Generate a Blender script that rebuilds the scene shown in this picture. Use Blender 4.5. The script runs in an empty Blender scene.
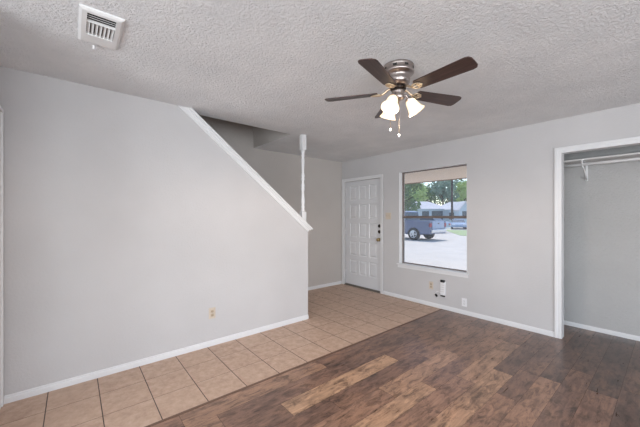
import bpy, bmesh, math, random
from mathutils import Vector, Matrix
random.seed(7)
PI = math.pi
SC = bpy.context.scene
COL = SC.collection

# ------------------------------------------------------------------ camera
cd = bpy.data.cameras.new('camera'); cam = bpy.data.objects.new('camera', cd); COL.objects.link(cam)
cd.sensor_width = 36.0; cd.lens = 295.5 / 640 * 36; cd.shift_y = 2.5 / 640
cam.location = (0, 0, 1.36); cam.rotation_euler = (PI / 2, 0, math.radians(50.2)); cd.clip_start = .02; cd.clip_end = 400
SC.camera = cam

# ------------------------------------------------------------------ world and lights
W = bpy.data.worlds.new('sky'); SC.world = W; W.use_nodes = True
nt = W.node_tree; nt.nodes.clear()
wo = nt.nodes.new('ShaderNodeOutputWorld'); bg = nt.nodes.new('ShaderNodeBackground'); sk = nt.nodes.new('ShaderNodeTexSky')
sk.sky_type = 'NISHITA'; sk.sun_disc = False; sk.sun_elevation = math.radians(58); sk.sun_rotation = math.radians(-30)
sk.air_density = 1.0; sk.dust_density = .7
bg.inputs['Strength'].default_value = 0.26
nt.links.new(sk.outputs[0], bg.inputs[0]); nt.links.new(bg.outputs[0], wo.inputs[0])

def lamp(name, kind, loc, energy, color=(1, 1, 1), **kw):
    l = bpy.data.lights.new(name, kind); l.energy = energy; l.color = color
    for k, v in kw.items():
        setattr(l, k, v)
    o = bpy.data.objects.new(name, l); COL.objects.link(o); o.location = loc
    return o
def aim(o, d):
    o.rotation_euler = Vector(d).to_track_quat('-Z', 'Y').to_euler()

sun = lamp('sun', 'SUN', (0, 20, 30), 3.0, (1, .93, .83), angle=math.radians(.6))
aim(sun, (0.33, -0.42, -0.95))
# fill area lights added behind and beside the camera, with no seen source
rear = lamp('fill_light_rear', 'AREA', (0.6, -3.42, 1.05), 195, (.90, .955, 1), shape='RECTANGLE', size=3.0, size_y=1.5)
aim(rear, (-.1, 1, 0.95))
side = lamp('fill_light_side', 'AREA', (3.12, 1.2, 1.2), 76, (.94, .965, 1), shape='RECTANGLE', size=2.2, size_y=1.5)
aim(side, (-1, 0, 0.75))
side2 = lamp('fill_light_side_rear', 'AREA', (3.12, -1.15, 1.2), 110, (.85, .945, 1), shape='RECTANGLE', size=2.1, size_y=1.5)
aim(side2, (-1, .1, 0.75))
ups = lamp('upstairs_fill_light', 'AREA', (-3.8, -1.35, 4.3), 4, (1, .97, .94), shape='RECTANGLE', size=.8, size_y=.8)  # added fill for the upper stairwell
aim(ups, (0, 1, -.35))

vs = SC.view_settings
vs.view_transform = 'Standard'; vs.look = 'None'; vs.exposure = -0.03; vs.gamma = 1.0; vs.use_curve_mapping = False

# ------------------------------------------------------------------ materials
def srgb(r, g, b):
    return tuple(((c / 255 + .055) / 1.055) ** 2.4 if c / 255 > .04045 else c / 255 / 12.92 for c in (r, g, b)) + (1,)

def mat(name, color, rough=.5, metal=0, spec=.5):
    m = bpy.data.materials.new(name); m.use_nodes = True
    b = m.node_tree.nodes['Principled BSDF']
    b.inputs['Base Color'].default_value = color; b.inputs['Roughness'].default_value = rough
    b.inputs['Metallic'].default_value = metal; b.inputs['Specular IOR Level'].default_value = spec
    return m
class NT:
    def __init__(s, m):
        s.t = m.node_tree; s.b = s.t.nodes['Principled BSDF']
    def n(s, typ, **kw):
        x = s.t.nodes.new(typ)
        for k, v in kw.items():
            if k.startswith('i_'):
                x.inputs[k[2:].replace('_', ' ')].default_value = v
            else:
                setattr(x, k, v)
        return x
    def l(s, a, b):
        s.t.links.new(a, b)
    def math(s, op, a, b=None, c=None):
        x = s.t.nodes.new('ShaderNodeMath'); x.operation = op
        for i, v in enumerate((a, b, c)):
            if v is None: continue
            if isinstance(v, (int, float)): x.inputs[i].default_value = v
            else: s.l(v, x.inputs[i])
        return x.outputs[0]
    def mix(s, f, a, b, bt='MIX'):
        x = s.t.nodes.new('ShaderNodeMix'); x.data_type = 'RGBA'; x.blend_type = bt
        if isinstance(f, (int, float)): x.inputs['Factor'].default_value = f
        else: s.l(f, x.inputs['Factor'])
        for sock, v in ((x.inputs[6], a), (x.inputs[7], b)):
            if isinstance(v, tuple): sock.default_value = v
            else: s.l(v, sock)
        return x.outputs[2]
    def ramp(s, f, stops):
        x = s.t.nodes.new('ShaderNodeValToRGB'); e = x.color_ramp.elements
        while len(e) < len(stops): e.new(.5)
        for k, (p, c) in enumerate(stops):
            e[k].position = p; e[k].color = c
        s.l(f, x.inputs[0]); return x.outputs[0]
    def bump(s, h, strength, dist):
        x = s.n('ShaderNodeBump'); x.inputs['Strength'].default_value = strength; x.inputs['Distance'].default_value = dist
        s.l(h, x.inputs['Height']); s.l(x.outputs[0], s.b.inputs['Normal'])

def plaster(name, col, scale, strength, dist, vary=.04, rough=.85):
    m = mat(name, col, rough, spec=.25); t = NT(m)
    g = t.n('ShaderNodeNewGeometry')
    a = t.n('ShaderNodeTexNoise', i_Scale=scale, i_Detail=4.0, i_Roughness=.55); t.l(g.outputs['Position'], a.inputs['Vector'])
    c = t.n('ShaderNodeTexNoise', i_Scale=1.3, i_Detail=3.0); t.l(g.outputs['Position'], c.inputs['Vector'])
    lo = tuple(x * (1 - vary) for x in col[:3]) + (1,); hi = tuple(min(1, x * (1 + vary)) for x in col[:3]) + (1,)
    t.l(t.ramp(c.outputs[0], [(.3, lo), (.7, hi)]), t.b.inputs['Base Color'])
    h = t.ramp(a.outputs[0], [(.42, (0, 0, 0, 1)), (.62, (1, 1, 1, 1))])
    t.bump(h, strength, dist)
    return m
M = {}
M['wall'] = plaster('wall_paint', srgb(200, 198, 199), 55, .17, .004)
M['closet_wall'] = plaster('closet_shade_paint', srgb(184, 183, 183), 45, .5, .006)  # wall paint darkened, the closet's shade put into its base colour
M['up_wall'] = plaster('stairwell_paint', srgb(198, 192, 188), 55, .3, .004)

def ceiling_mat():
    m = mat('popcorn_ceiling', srgb(205, 201, 197), .95, spec=.1); t = NT(m)
    g = t.n('ShaderNodeNewGeometry')
    a = t.n('ShaderNodeTexNoise', i_Scale=58.0, i_Detail=5.0, i_Roughness=.6, i_Distortion=.4); t.l(g.outputs['Position'], a.inputs['Vector'])
    v = t.n('ShaderNodeTexVoronoi', i_Scale=95.0); v.feature = 'SMOOTH_F1'; t.l(g.outputs['Position'], v.inputs['Vector'])
    h1 = t.ramp(a.outputs[0], [(.38, (0, 0, 0, 1)), (.62, (1, 1, 1, 1))])
    h = t.math('ADD', h1, t.math('MULTIPLY', t.math('SUBTRACT', 1.0, v.outputs['Distance']), .5))
    c = t.n('ShaderNodeTexNoise', i_Scale=2.2, i_Detail=6.0, i_Roughness=.65); t.l(g.outputs['Position'], c.inputs['Vector'])
    base = t.ramp(c.outputs[0], [(.3, srgb(225, 226, 228)), (.7, srgb(240, 240, 241))])
    t.l(base, t.b.inputs['Base Color'])
    t.bump(h, .75, .006)
    return m
M['ceiling'] = ceiling_mat()
M['trim'] = mat('white_trim_paint', srgb(226, 226, 228), .4)
M['door'] = mat('white_door_paint', srgb(217, 217, 220), .38)
M['metal'] = mat('brushed_nickel', srgb(180, 170, 166), .28, 1)
M['darkmetal'] = mat('dark_nickel', srgb(70, 62, 58), .35, 1); M['iron'] = mat('warm_nickel', srgb(222, 205, 180), .3, 1)
M['brass'] = mat('satin_brass', srgb(190, 165, 120), .28, 1)
M['bronze'] = mat('bronze_window_frame', srgb(118, 106, 100), .5, .2)
M['almond'] = mat('almond_plastic', srgb(206, 193, 178), .4)
M['almond_dark'] = mat('almond_plastic_inset', srgb(186, 168, 146), .4)
M['white_plastic'] = mat('white_plastic', srgb(235, 235, 238), .35)
M['black_plastic'] = mat('black_plastic', srgb(30, 30, 32), .4)
M['slot'] = mat('dark_slot', srgb(40, 38, 36), .8)
M['vent'] = mat('white_vent_enamel', srgb(228, 228, 228), .45)
M['threshold'] = mat('threshold_metal', srgb(120, 112, 104), .45, .6)
M['shelf'] = mat('closet_shelf_paint', srgb(215, 213, 212), .6)
M['stair'] = mat('stair_carpet', srgb(150, 135, 120), .95, spec=.1)
M['rod'] = mat('closet_rod_enamel', srgb(240, 240, 241), .35)
M['chain'] = mat('pull_chain_metal', srgb(225, 210, 185), .3, .8)

def tile_mat():
    m = mat('tan_ceramic_tile', srgb(190, 160, 135), .42, spec=.4); t = NT(m)
    g = t.n('ShaderNodeNewGeometry'); s = t.n('ShaderNodeSeparateXYZ'); t.l(g.outputs['Position'], s.inputs[0])
    P, Q = .3135, .3036
    x = t.math('DIVIDE', t.math('ADD', s.outputs[0], 2.175 + P * 40), P)
    y = t.math('DIVIDE', t.math('ADD', s.outputs[1], 0.152 + Q * 40), Q)
    fx, fy = t.math('FRACT', x), t.math('FRACT', y)
    ex = t.math('MINIMUM', fx, t.math('SUBTRACT', 1.0, fx)); ey = t.math('MINIMUM', fy, t.math('SUBTRACT', 1.0, fy))
    e = t.math('MINIMUM', ex, ey)
    gr = t.math('LESS_THAN', e, .0085); gx = t.math('LESS_THAN', ex, .0055); gy = t.math('LESS_THAN', ey, .0095)
    cm = t.n('ShaderNodeCombineXYZ'); t.l(t.math('FLOOR', x), cm.inputs[0]); t.l(t.math('FLOOR', y), cm.inputs[1])
    wn = t.n('ShaderNodeTexWhiteNoise'); wn.noise_dimensions = '3D'; t.l(cm.outputs[0], wn.inputs['Vector'])
    vm = t.n('ShaderNodeVectorMath'); vm.operation = 'MULTIPLY_ADD'; t.l(wn.outputs['Color'], vm.inputs[0]); vm.inputs[1].default_value = (9, 9, 9); t.l(g.outputs['Position'], vm.inputs[2])
    a = t.n('ShaderNodeTexNoise', i_Scale=16.0, i_Detail=8.0, i_Roughness=.68); t.l(vm.outputs[0], a.inputs['Vector'])
    col = t.ramp(a.outputs[0], [(.3, srgb(170, 140, 121)), (.5, srgb(192, 163, 142)), (.7, srgb(208, 182, 163))])
    col = t.mix(t.math('MULTIPLY', wn.outputs['Value'], .3), col, srgb(204, 176, 154))
    col = t.mix(gx, col, srgb(112, 94, 80)); col = t.mix(gy, col, srgb(84, 74, 68))
    t.l(col, t.b.inputs['Base Color'])
    hb = t.n('ShaderNodeMapRange'); hb.inputs[1].default_value = .004; hb.inputs[2].default_value = .02; t.l(e, hb.inputs[0])
    t.bump(hb.outputs[0], .6, .003)
    t.l(t.math('ADD', t.math('MULTIPLY', gr, .4), .42), t.b.inputs['Roughness'])
    return m
M['tile'] = tile_mat()

def wood_mat():
    m = mat('rustic_vinyl_plank', srgb(110, 82, 66), .36, spec=.4); t = NT(m)
    g = t.n('ShaderNodeNewGeometry')
    at = t.n('ShaderNodeAttribute'); at.attribute_name = 'plank'     # r = tone, g/b = random offsets
    s = t.n('ShaderNodeSeparateColor'); t.l(at.outputs['Color'], s.inputs[0])
    off = t.n('ShaderNodeCombineXYZ'); t.l(t.math('MULTIPLY', s.outputs[1], 17.0), off.inputs[0]); t.l(t.math('MULTIPLY', s.outputs[2], 23.0), off.inputs[1])
    ad = t.n('ShaderNodeVectorMath'); ad.operation = 'ADD'; t.l(g.outputs['Position'], ad.inputs[0]); t.l(off.outputs[0], ad.inputs[1])
    def scaled(v):
        x = t.n('ShaderNodeVectorMath'); x.operation = 'MULTIPLY'; x.inputs[1].default_value = v; t.l(ad.outputs[0], x.inputs[0]); return x.outputs[0]
    grain = t.n('ShaderNodeTexNoise', i_Scale=5.0, i_Detail=7.0, i_Roughness=.66, i_Distortion=.5); t.l(scaled((9, 1.0, 1)), grain.inputs['Vector'])
    blot = t.n('ShaderNodeTexNoise', i_Scale=2.6, i_Detail=7.0, i_Roughness=.62, i_Distortion=.3); t.l(scaled((2.2, 1, 1)), blot.inputs['Vector'])
    crack = t.n('ShaderNodeTexNoise', i_Scale=9.0, i_Detail=8.0, i_Roughness=.72, i_Distortion=.3); t.l(scaled((3.0, 1, 1)), crack.inputs['Vector'])
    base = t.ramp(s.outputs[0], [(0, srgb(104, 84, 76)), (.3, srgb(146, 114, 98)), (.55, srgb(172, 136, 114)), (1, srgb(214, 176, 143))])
    b2 = t.mix(t.ramp(grain.outputs[0], [(.3, (0, 0, 0, 1)), (.7, (1, 1, 1, 1))]), srgb(158, 150, 146), srgb(255, 250, 245))
    c1 = t.mix(.8, base, b2, 'MULTIPLY')
    hl = t.ramp(blot.outputs[0], [(.50, (0, 0, 0, 1)), (.68, (1, 1, 1, 1))])
    c1 = t.mix(t.math('MULTIPLY', hl, .22), c1, srgb(200, 152, 116))
    smoke = t.n('ShaderNodeTexNoise', i_Scale=6.5, i_Detail=12.0, i_Roughness=.76, i_Distortion=.7); t.l(scaled((3.0, 1, 1)), smoke.inputs['Vector'])
    dk = t.ramp(smoke.outputs[0], [(.38, (1, 1, 1, 1)), (.52, (0, 0, 0, 1))])
    c2 = t.mix(t.math('MULTIPLY', dk, .9), c1, (.30, .27, .26, 1), 'MULTIPLY')
    d2 = t.ramp(blot.outputs[0], [(.34, (1, 1, 1, 1)), (.47, (0, 0, 0, 1))])
    c2 = t.mix(t.math('MULTIPLY', d2, .7), c2, (.46, .45, .46, 1), 'MULTIPLY')
    ck = t.ramp(crack.outputs[0], [(.34, (1, 1, 1, 1)), (.43, (0, 0, 0, 1))])
    c3 = t.mix(t.math('MULTIPLY', ck, .6), c2, (.35, .33, .33, 1), 'MULTIPLY')
    t.l(c3, t.b.inputs['Base Color'])
    t.bump(grain.outputs[0], .12, .003)
    t.l(t.math('ADD', t.math('MULTIPLY', grain.outputs[0], .16), .22), t.b.inputs['Roughness'])
    return m
M['wood'] = wood_mat(); _b = M['wood'].node_tree.nodes['Principled BSDF']; _b.inputs['Coat Weight'].default_value = .3; _b.inputs['Coat Roughness'].default_value = .3
M['gap'] = mat('plank_gap', srgb(50, 38, 32), .7)
M['strip'] = mat('wood_transition', srgb(112, 84, 68), .45)

def blade_mat():
    m = mat('walnut_fan_blade', srgb(72, 50, 44), .35); t = NT(m)
    tc = t.n('ShaderNodeTexCoord'); mp = t.n('ShaderNodeMapping'); mp.inputs['Scale'].default_value = (2.5, 38, 8)
    t.l(tc.outputs['Object'], mp.inputs[0])
    a = t.n('ShaderNodeTexNoise', i_Scale=1.6, i_Detail=5.0, i_Roughness=.6, i_Distortion=.6); t.l(mp.outputs[0], a.inputs['Vector'])
    t.l(t.ramp(a.outputs[0], [(.3, srgb(46, 34, 32)), (.55, srgb(70, 50, 45)), (.75, srgb(94, 70, 62))]), t.b.inputs['Base Color'])
    return m
M['blade'] = blade_mat()
M['blade_top'] = mat('blade_edge', srgb(60, 44, 38), .5)

def emit(name, col, st):
    m = bpy.data.materials.new(name); m.use_nodes = True; t = m.node_tree; t.nodes.clear()
    o = t.nodes.new('ShaderNodeOutputMaterial'); e = t.nodes.new('ShaderNodeEmission'); e.inputs[0].default_value = col; e.inputs[1].default_value = st
    t.links.new(e.outputs[0], o.inputs[0]); return m
def glow_glass():
    m = mat('lit_frosted_glass', (.85, .78, .68, 1), .35)
    b = m.node_tree.nodes['Principled BSDF']; b.inputs['Emission Color'].default_value = (1, .69, .40, 1); b.inputs['Emission Strength'].default_value = 1.15
    return m
M['shade'] = glow_glass()
M['bulb'] = emit('lit_bulb', (1, .84, .62, 1), 4)

def glass_mat(name, tint=(.97, .98, .98, 1), refl=.10):
    m = bpy.data.materials.new(name); m.use_nodes = True; t = m.node_tree; t.nodes.clear()
    o = t.nodes.new('ShaderNodeOutputMaterial'); x = t.nodes.new('ShaderNodeMixShader')
    tr = t.nodes.new('ShaderNodeBsdfTransparent'); gl = t.nodes.new('ShaderNodeBsdfGlossy'); gl.inputs['Roughness'].default_value = .02
    tr.inputs[0].default_value = tint; fr = t.nodes.new('ShaderNodeFresnel'); fr.inputs[0].default_value = 1.35
    tl = t.nodes.new('ShaderNodeBsdfTranslucent'); tl.inputs[0].default_value = (.9, .93, 1, 1); dx = t.nodes.new('ShaderNodeMixShader'); dx.inputs[0].default_value = .07
    t.links.new(tr.outputs[0], dx.inputs[1]); t.links.new(tl.outputs[0], dx.inputs[2])
    t.links.new(fr.outputs[0], x.inputs[0]); t.links.new(dx.outputs[0], x.inputs[1]); t.links.new(gl.outputs[0], x.inputs[2])
    t.links.new(x.outputs[0], o.inputs[0]); return m
M['glass'] = glass_mat('window_glass')
M['concrete'] = plaster('sunlit_concrete', srgb(212, 206, 200), 6, .1, .004, .06, .9)
M['grass'] = mat('lawn_grass', srgb(172, 188, 146), .95, spec=.1)
M['soffit'] = mat('beige_soffit_paint', srgb(232, 212, 192), .7)
M['fascia'] = mat('brown_fascia', srgb(150, 125, 105), .7)
M['brick'] = mat('house_brick', srgb(150, 110, 90), .8)
M['hwall'] = mat('pale_siding', srgb(196, 214, 226), .8)
M['hroof'] = plaster('pale_roof_shingles', srgb(214, 214, 222), 8, .2, .02, .05, .9)
M['hwin'] = mat('dark_house_window', srgb(70, 90, 105), .15)
M['pole'] = mat('weathered_pole', srgb(78, 72, 70), .9)
M['bark'] = mat('tree_bark', srgb(80, 66, 54), .95)
M['truck'] = mat('dark_blue_truck_paint', srgb(92, 106, 140), .3); M['truck'].node_tree.nodes['Principled BSDF'].inputs['Coat Weight'].default_value = .6
M['silverblue'] = mat('silver_blue_car_paint', srgb(170, 186, 212), .3)
M['bluecar'] = mat('pale_blue_car_paint', srgb(150, 172, 205), .3)
M['tyre'] = mat('black_tyre', srgb(34, 34, 36), .8)
M['rim'] = mat('alloy_rim', srgb(215, 218, 224), .35, .6)
M['chrome'] = mat('chrome_bumper', srgb(225, 228, 235), .2, .7)
M['red'] = mat('red_tail_light', srgb(170, 60, 80), .25)
M['autoglass'] = mat('car_window_glass', srgb(60, 76, 92), .08)
M['lens'] = mat('clear_lamp_lens', srgb(235, 238, 242), .1)
def leaf(name, a, b):
    m = mat(name, a, .7, spec=.2); t = NT(m)
    g = t.n('ShaderNodeNewGeometry'); n = t.n('ShaderNodeTexNoise', i_Scale=.9, i_Detail=3.0); t.l(g.outputs['Position'], n.inputs['Vector'])
    t.l(t.ramp(n.outputs[0], [(.35, a), (.65, b)]), t.b.inputs['Base Color'])
    return m
M['leaf0'] = leaf('dark_green_leaves', srgb(86, 118, 92), srgb(128, 156, 106))
M['leaf1'] = leaf('light_green_leaves', srgb(160, 190, 124), srgb(200, 220, 152))
M['leaf2'] = leaf('blue_green_leaves', srgb(110, 142, 134), srgb(150, 176, 156))

# ------------------------------------------------------------------ mesh helpers
class MB:
    def __init__(s):
        s.bm = bmesh.new(); s.mi = 0
    def poly(s, pts, mi=None):
        vs = [s.bm.verts.new(p) for p in pts]
        f = s.bm.faces.new(vs); f.material_index = s.mi if mi is None else mi; return f
    def box(s, a, b, bev=0, rot=None, mi=None):
        a, b = Vector(a), Vector(b)
        r = bmesh.ops.create_cube(s.bm, size=1)
        vs = r['verts']; c = (a + b) / 2; d = b - a
        for v in vs:
            v.co = Vector((v.co.x * d.x, v.co.y * d.y, v.co.z * d.z))
        fs = set(f for v in vs for f in v.link_faces)
        if bev:
            es = list(set(e for v in vs for e in v.link_edges))
            rr = bmesh.ops.bevel(s.bm, geom=es, offset=bev, segments=2, affect='EDGES', profile=.6)
            vs = list(set(vs) & set(s.bm.verts)) if False else [v for v in rr['verts'] if v.is_valid]
            allv = set(vs)
            for f in rr['faces']:
                for v in f.verts: allv.add(v)
            stack = list(allv)
            while stack:
                v = stack.pop()
                for e in v.link_edges:
                    o = e.other_vert(v)
                    if o not in allv: allv.add(o); stack.append(o)
            vs = list(allv); fs = set(f for v in vs for f in v.link_faces)
        for v in vs:
            if rot is not None: v.co = rot @ v.co
            v.co += c
        for f in fs: f.material_index = s.mi if mi is None else mi
        return s
    def prism(s, pts2, axis, lo, hi, mi=None):
        """polygon extruded along an axis; pts2 in the two other axes in order"""
        def P(p, t):
            l = list(p); l.insert(axis, t); return l
        A = [s.bm.verts.new(P(p, lo)) for p in pts2]; B = [s.bm.verts.new(P(p, hi)) for p in pts2]
        fs = [s.bm.faces.new(A), s.bm.faces.new(B[::-1])]
        n = len(A)
        for i in range(n):
            fs.append(s.bm.faces.new((A[i], B[i], B[(i + 1) % n], A[(i + 1) % n])))
        for f in fs: f.material_index = s.mi if mi is None else mi
        return s
    def lathe(s, prof, seg=24, M4=None, mi=None, cap=True):
        """prof: list of (r, z)"""
        rings = []
        for r, z in prof:
            ring = []
            for k in range(seg):
                a = 2 * PI * k / seg
                p = Vector((r * math.cos(a), r * math.sin(a), z))
                if M4 is not None: p = M4 @ p
                ring.append(s.bm.verts.new(p))
            rings.append(ring)
        fs = []
        for i in range(len(rings) - 1):
            for k in range(seg):
                fs.append(s.bm.faces.new((rings[i][k], rings[i][(k + 1) % seg], rings[i + 1][(k + 1) % seg], rings[i + 1][k])))
        if cap:
            fs.append(s.bm.faces.new(rings[0][::-1])); fs.append(s.bm.faces.new(rings[-1]))
        for f in fs:
            f.material_index = s.mi if mi is None else mi; f.smooth = True
        return s
    def cyl(s, p0, p1, r, r2=None, seg=16, mi=None):
        p0, p1 = Vector(p0), Vector(p1); d = p1 - p0
        q = d.to_track_quat('Z', 'Y').to_matrix().to_4x4(); q.translation = p0
        s.lathe([(r, 0), (r if r2 is None else r2, d.length)], seg, q, mi); return s
    def tube(s, pts, r, seg=8, mi=None):
        pts = [Vector(p) for p in pts]; rings = []; n = len(pts)
        for i, p in enumerate(pts):
            d = (pts[min(i + 1, n - 1)] - pts[max(i - 1, 0)]).normalized()
            q = d.to_track_quat('Z', 'Y').to_matrix()
            rr = r[i] if isinstance(r, (list, tuple)) else r
            rings.append([s.bm.verts.new(p + q @ Vector((rr * math.cos(2 * PI * k / seg), rr * math.sin(2 * PI * k / seg), 0))) for k in range(seg)])
        fs = []
        for i in range(n - 1):
            for k in range(seg):
                fs.append(s.bm.faces.new((rings[i][k], rings[i][(k + 1) % seg], rings[i + 1][(k + 1) % seg], rings[i + 1][k])))
        fs.append(s.bm.faces.new(rings[0][::-1])); fs.append(s.bm.faces.new(rings[-1]))
        for f in fs: f.smooth = True; f.material_index = s.mi if mi is None else mi
        return s
    def ball(s, c, r, sx=1, sy=1, sz=1, mi=None, seg=14):
        x = bmesh.ops.create_uvsphere(s.bm, u_segments=seg, v_segments=max(6, seg // 2), radius=r)
        for v in x['verts']: v.co = Vector((v.co.x * sx, v.co.y * sy, v.co.z * sz)) + Vector(c)
        for f in set(f for v in x['verts'] for f in v.link_faces): f.smooth = True; f.material_index = s.mi if mi is None else mi
        return s
    def build(s, name, mats, parent=None, bevel=0, loc=None, rotz=0, keep_normals=False):
        if not keep_normals: bmesh.ops.recalc_face_normals(s.bm, faces=s.bm.faces)
        me = bpy.data.meshes.new(name); s.bm.to_mesh(me); s.bm.free()
        if not isinstance(mats, (list, tuple)): mats = [mats]
        for m in mats: me.materials.append(m)
        o = bpy.data.objects.new(name, me); COL.objects.link(o)
        if parent is not None: o.parent = parent
        if loc is not None: o.location = loc
        o.rotation_euler.z = rotz
        if bevel:
            b = o.modifiers.new('bevel', 'BEVEL'); b.width = bevel; b.segments = 2; b.limit_method = 'ANGLE'; b.angle_limit = math.radians(40)
        return o
def tag(o, label=None, cat=None, group=None, kind=None):
    if label: o['label'] = label
    if cat: o['category'] = cat
    if group: o['group'] = group
    if kind: o['kind'] = kind
    return o
def structure(o): o['kind'] = 'structure'; return o
def empty(name, loc=(0, 0, 0), rz=0, rot=None):
    o = bpy.data.objects.new(name, None); COL.objects.link(o); o.location = loc; o.rotation_euler = rot or (0, 0, rz); o.empty_display_size = .1
    return o

# ------------------------------------------------------------------ room geometry
CZ = 2.44; XL = -3.11; YW = 4.15; XS = -4.29; YC = 4.73; XR = 3.2; YB = -3.6; YJ = -.41; XJ = -2.15
FT = 0.15            # floor thickness
XT = -2.185          # tile / wood border

# floor: tiles
m = MB(); m.box((XS - .1, YJ - .1, -FT), (XT, YW + .02, 0)); tile = structure(m.build('floor', M['tile']))
tag(tile, 'tan square ceramic tile floor along the stair wall and entry')
# floor: planks, each a thin quad set in one mesh, tone kept as an attribute
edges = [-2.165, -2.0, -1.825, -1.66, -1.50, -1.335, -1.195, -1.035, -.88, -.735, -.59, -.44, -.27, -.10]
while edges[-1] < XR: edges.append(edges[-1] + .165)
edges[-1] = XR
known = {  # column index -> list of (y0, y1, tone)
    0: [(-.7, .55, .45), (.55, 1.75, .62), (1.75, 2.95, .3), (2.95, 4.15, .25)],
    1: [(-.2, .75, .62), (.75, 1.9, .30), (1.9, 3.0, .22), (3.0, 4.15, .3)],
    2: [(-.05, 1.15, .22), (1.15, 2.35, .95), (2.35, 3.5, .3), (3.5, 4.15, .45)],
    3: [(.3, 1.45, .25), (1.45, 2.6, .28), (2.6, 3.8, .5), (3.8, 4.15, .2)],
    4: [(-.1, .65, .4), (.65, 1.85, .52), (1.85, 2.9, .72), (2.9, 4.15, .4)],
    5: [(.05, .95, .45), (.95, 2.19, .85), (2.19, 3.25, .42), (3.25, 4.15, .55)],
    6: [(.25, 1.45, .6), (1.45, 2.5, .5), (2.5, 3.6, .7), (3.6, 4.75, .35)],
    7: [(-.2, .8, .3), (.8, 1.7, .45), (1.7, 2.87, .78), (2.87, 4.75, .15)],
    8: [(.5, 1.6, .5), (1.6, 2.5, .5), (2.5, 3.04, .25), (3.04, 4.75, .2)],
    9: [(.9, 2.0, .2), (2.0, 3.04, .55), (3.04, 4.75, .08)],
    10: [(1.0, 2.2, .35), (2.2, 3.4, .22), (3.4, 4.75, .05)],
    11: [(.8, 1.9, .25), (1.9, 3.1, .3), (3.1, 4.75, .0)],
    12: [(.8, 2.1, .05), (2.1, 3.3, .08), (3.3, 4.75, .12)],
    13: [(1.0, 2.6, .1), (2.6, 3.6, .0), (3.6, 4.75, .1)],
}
m = MB(); lay = m.bm.loops.layers.float_color.new('plank')
m.box((XT, YB, -FT), (XR, YC + .02, -.0006), mi=1)
for f in m.bm.faces:
    for l in f.loops: l[lay] = (.2, .3, .4, 1)
for i in range(len(edges) - 1):
    x0, x1 = edges[i] + .0006, edges[i + 1] - .0006
    segs = list(known.get(i, []))
    y = segs[0][0] if segs else YC
    if not segs:
        y = YC
    while y > YB:
        n = max(YB, y - random.uniform(.8, 1.25)); segs.append((n, y, random.choice([.2, .3, .45, .6, .8]))); y = n
    for y0, y1, tone in segs:
        ymax = min(y1, YC)
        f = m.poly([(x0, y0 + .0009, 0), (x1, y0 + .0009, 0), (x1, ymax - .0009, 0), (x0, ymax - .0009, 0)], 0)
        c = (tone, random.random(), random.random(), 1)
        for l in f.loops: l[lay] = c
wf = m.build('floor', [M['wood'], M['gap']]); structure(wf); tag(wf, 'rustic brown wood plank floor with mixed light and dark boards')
m = MB(); m.box((XT - .003, YJ + .002, -.004), (XT + .019, YW - .016, .0018), .0008)
structure(tag(m.build('trim_1', M['strip']), 'narrow brown strip where tile meets wood planks'))

# ceiling with the stairwell opening
HX, HY = -3.25, 2.2
m = MB()
m.box((HX, YB - .1, CZ), (XR + .1, YC + .1, CZ + .3))
m.box((XS - .1, HY, CZ), (HX, YW + .2, CZ + .3))
tag(structure(m.build('ceiling', [M['ceiling']])), 'textured popcorn ceiling with an open stairwell at left')
m = MB(); m.box((XS, HY - .004, CZ + .001), (HX, HY - .0005, CZ + .3)); m.box((HX - .004, -1.5, CZ + .001), (HX - .0005, HY - .004, CZ + .3))
structure(m.build('trim_2', M['up_wall']))

# stair wall (left): sloped top
SL = .805
zt = lambda y: 1.45 + SL * (2.098 - y)          # wall top line
ytop = 2.098 - (CZ - 1.45) / SL
m = MB(); m.prism([(YJ, 0), (2.384, 0), (2.384, zt(2.384)), (ytop, CZ), (YJ, CZ)], 0, -3.23, XL)
tag(structure(m.build('wall_left', M['wall'])), 'light grey stair wall with a sloped top')
# stair back wall and shaft
m = MB(); m.box((XS - .1, -1.6, 0), (XS, YW + .2, 5.0))
tag(structure(m.build('wall_stair', M['up_wall'])), 'grey wall behind the staircase')
m = MB()
m.box((HX, -1.6, CZ + .3), (HX + .1, HY + .1, 5.0)); m.box((XS, HY, CZ + .3), (HX, HY + .1, 5.0)); m.box((XS, -1.6, 0), (HX + .1, -1.5, 5.0))
structure(m.build('wall_upstairs', M['up_wall']))
m = MB(); m.box((XS - .1, -1.6, 5.0), (HX + .1, HY + .1, 5.1)); structure(m.build('ceiling_upstairs', M['ceiling']))
m = MB(); m.box((-3.23, -1.5, 0), (-3.2, YJ - .1, CZ)); structure(m.build('wall_stair_side', M['wall']))
# staircase
m = MB(); R_, T_ = .2, .2484
for k in range(12):
    y1 = 2.30 - k * T_
    m.box((XS + .002, y1 - T_ - .02, k * R_ if k == 0 else k * R_ - .05), (-3.232, y1, (k + 1) * R_))
tag(structure(m.build('staircase', M['stair'])), 'carpeted stairs rising behind the sloped wall')

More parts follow.
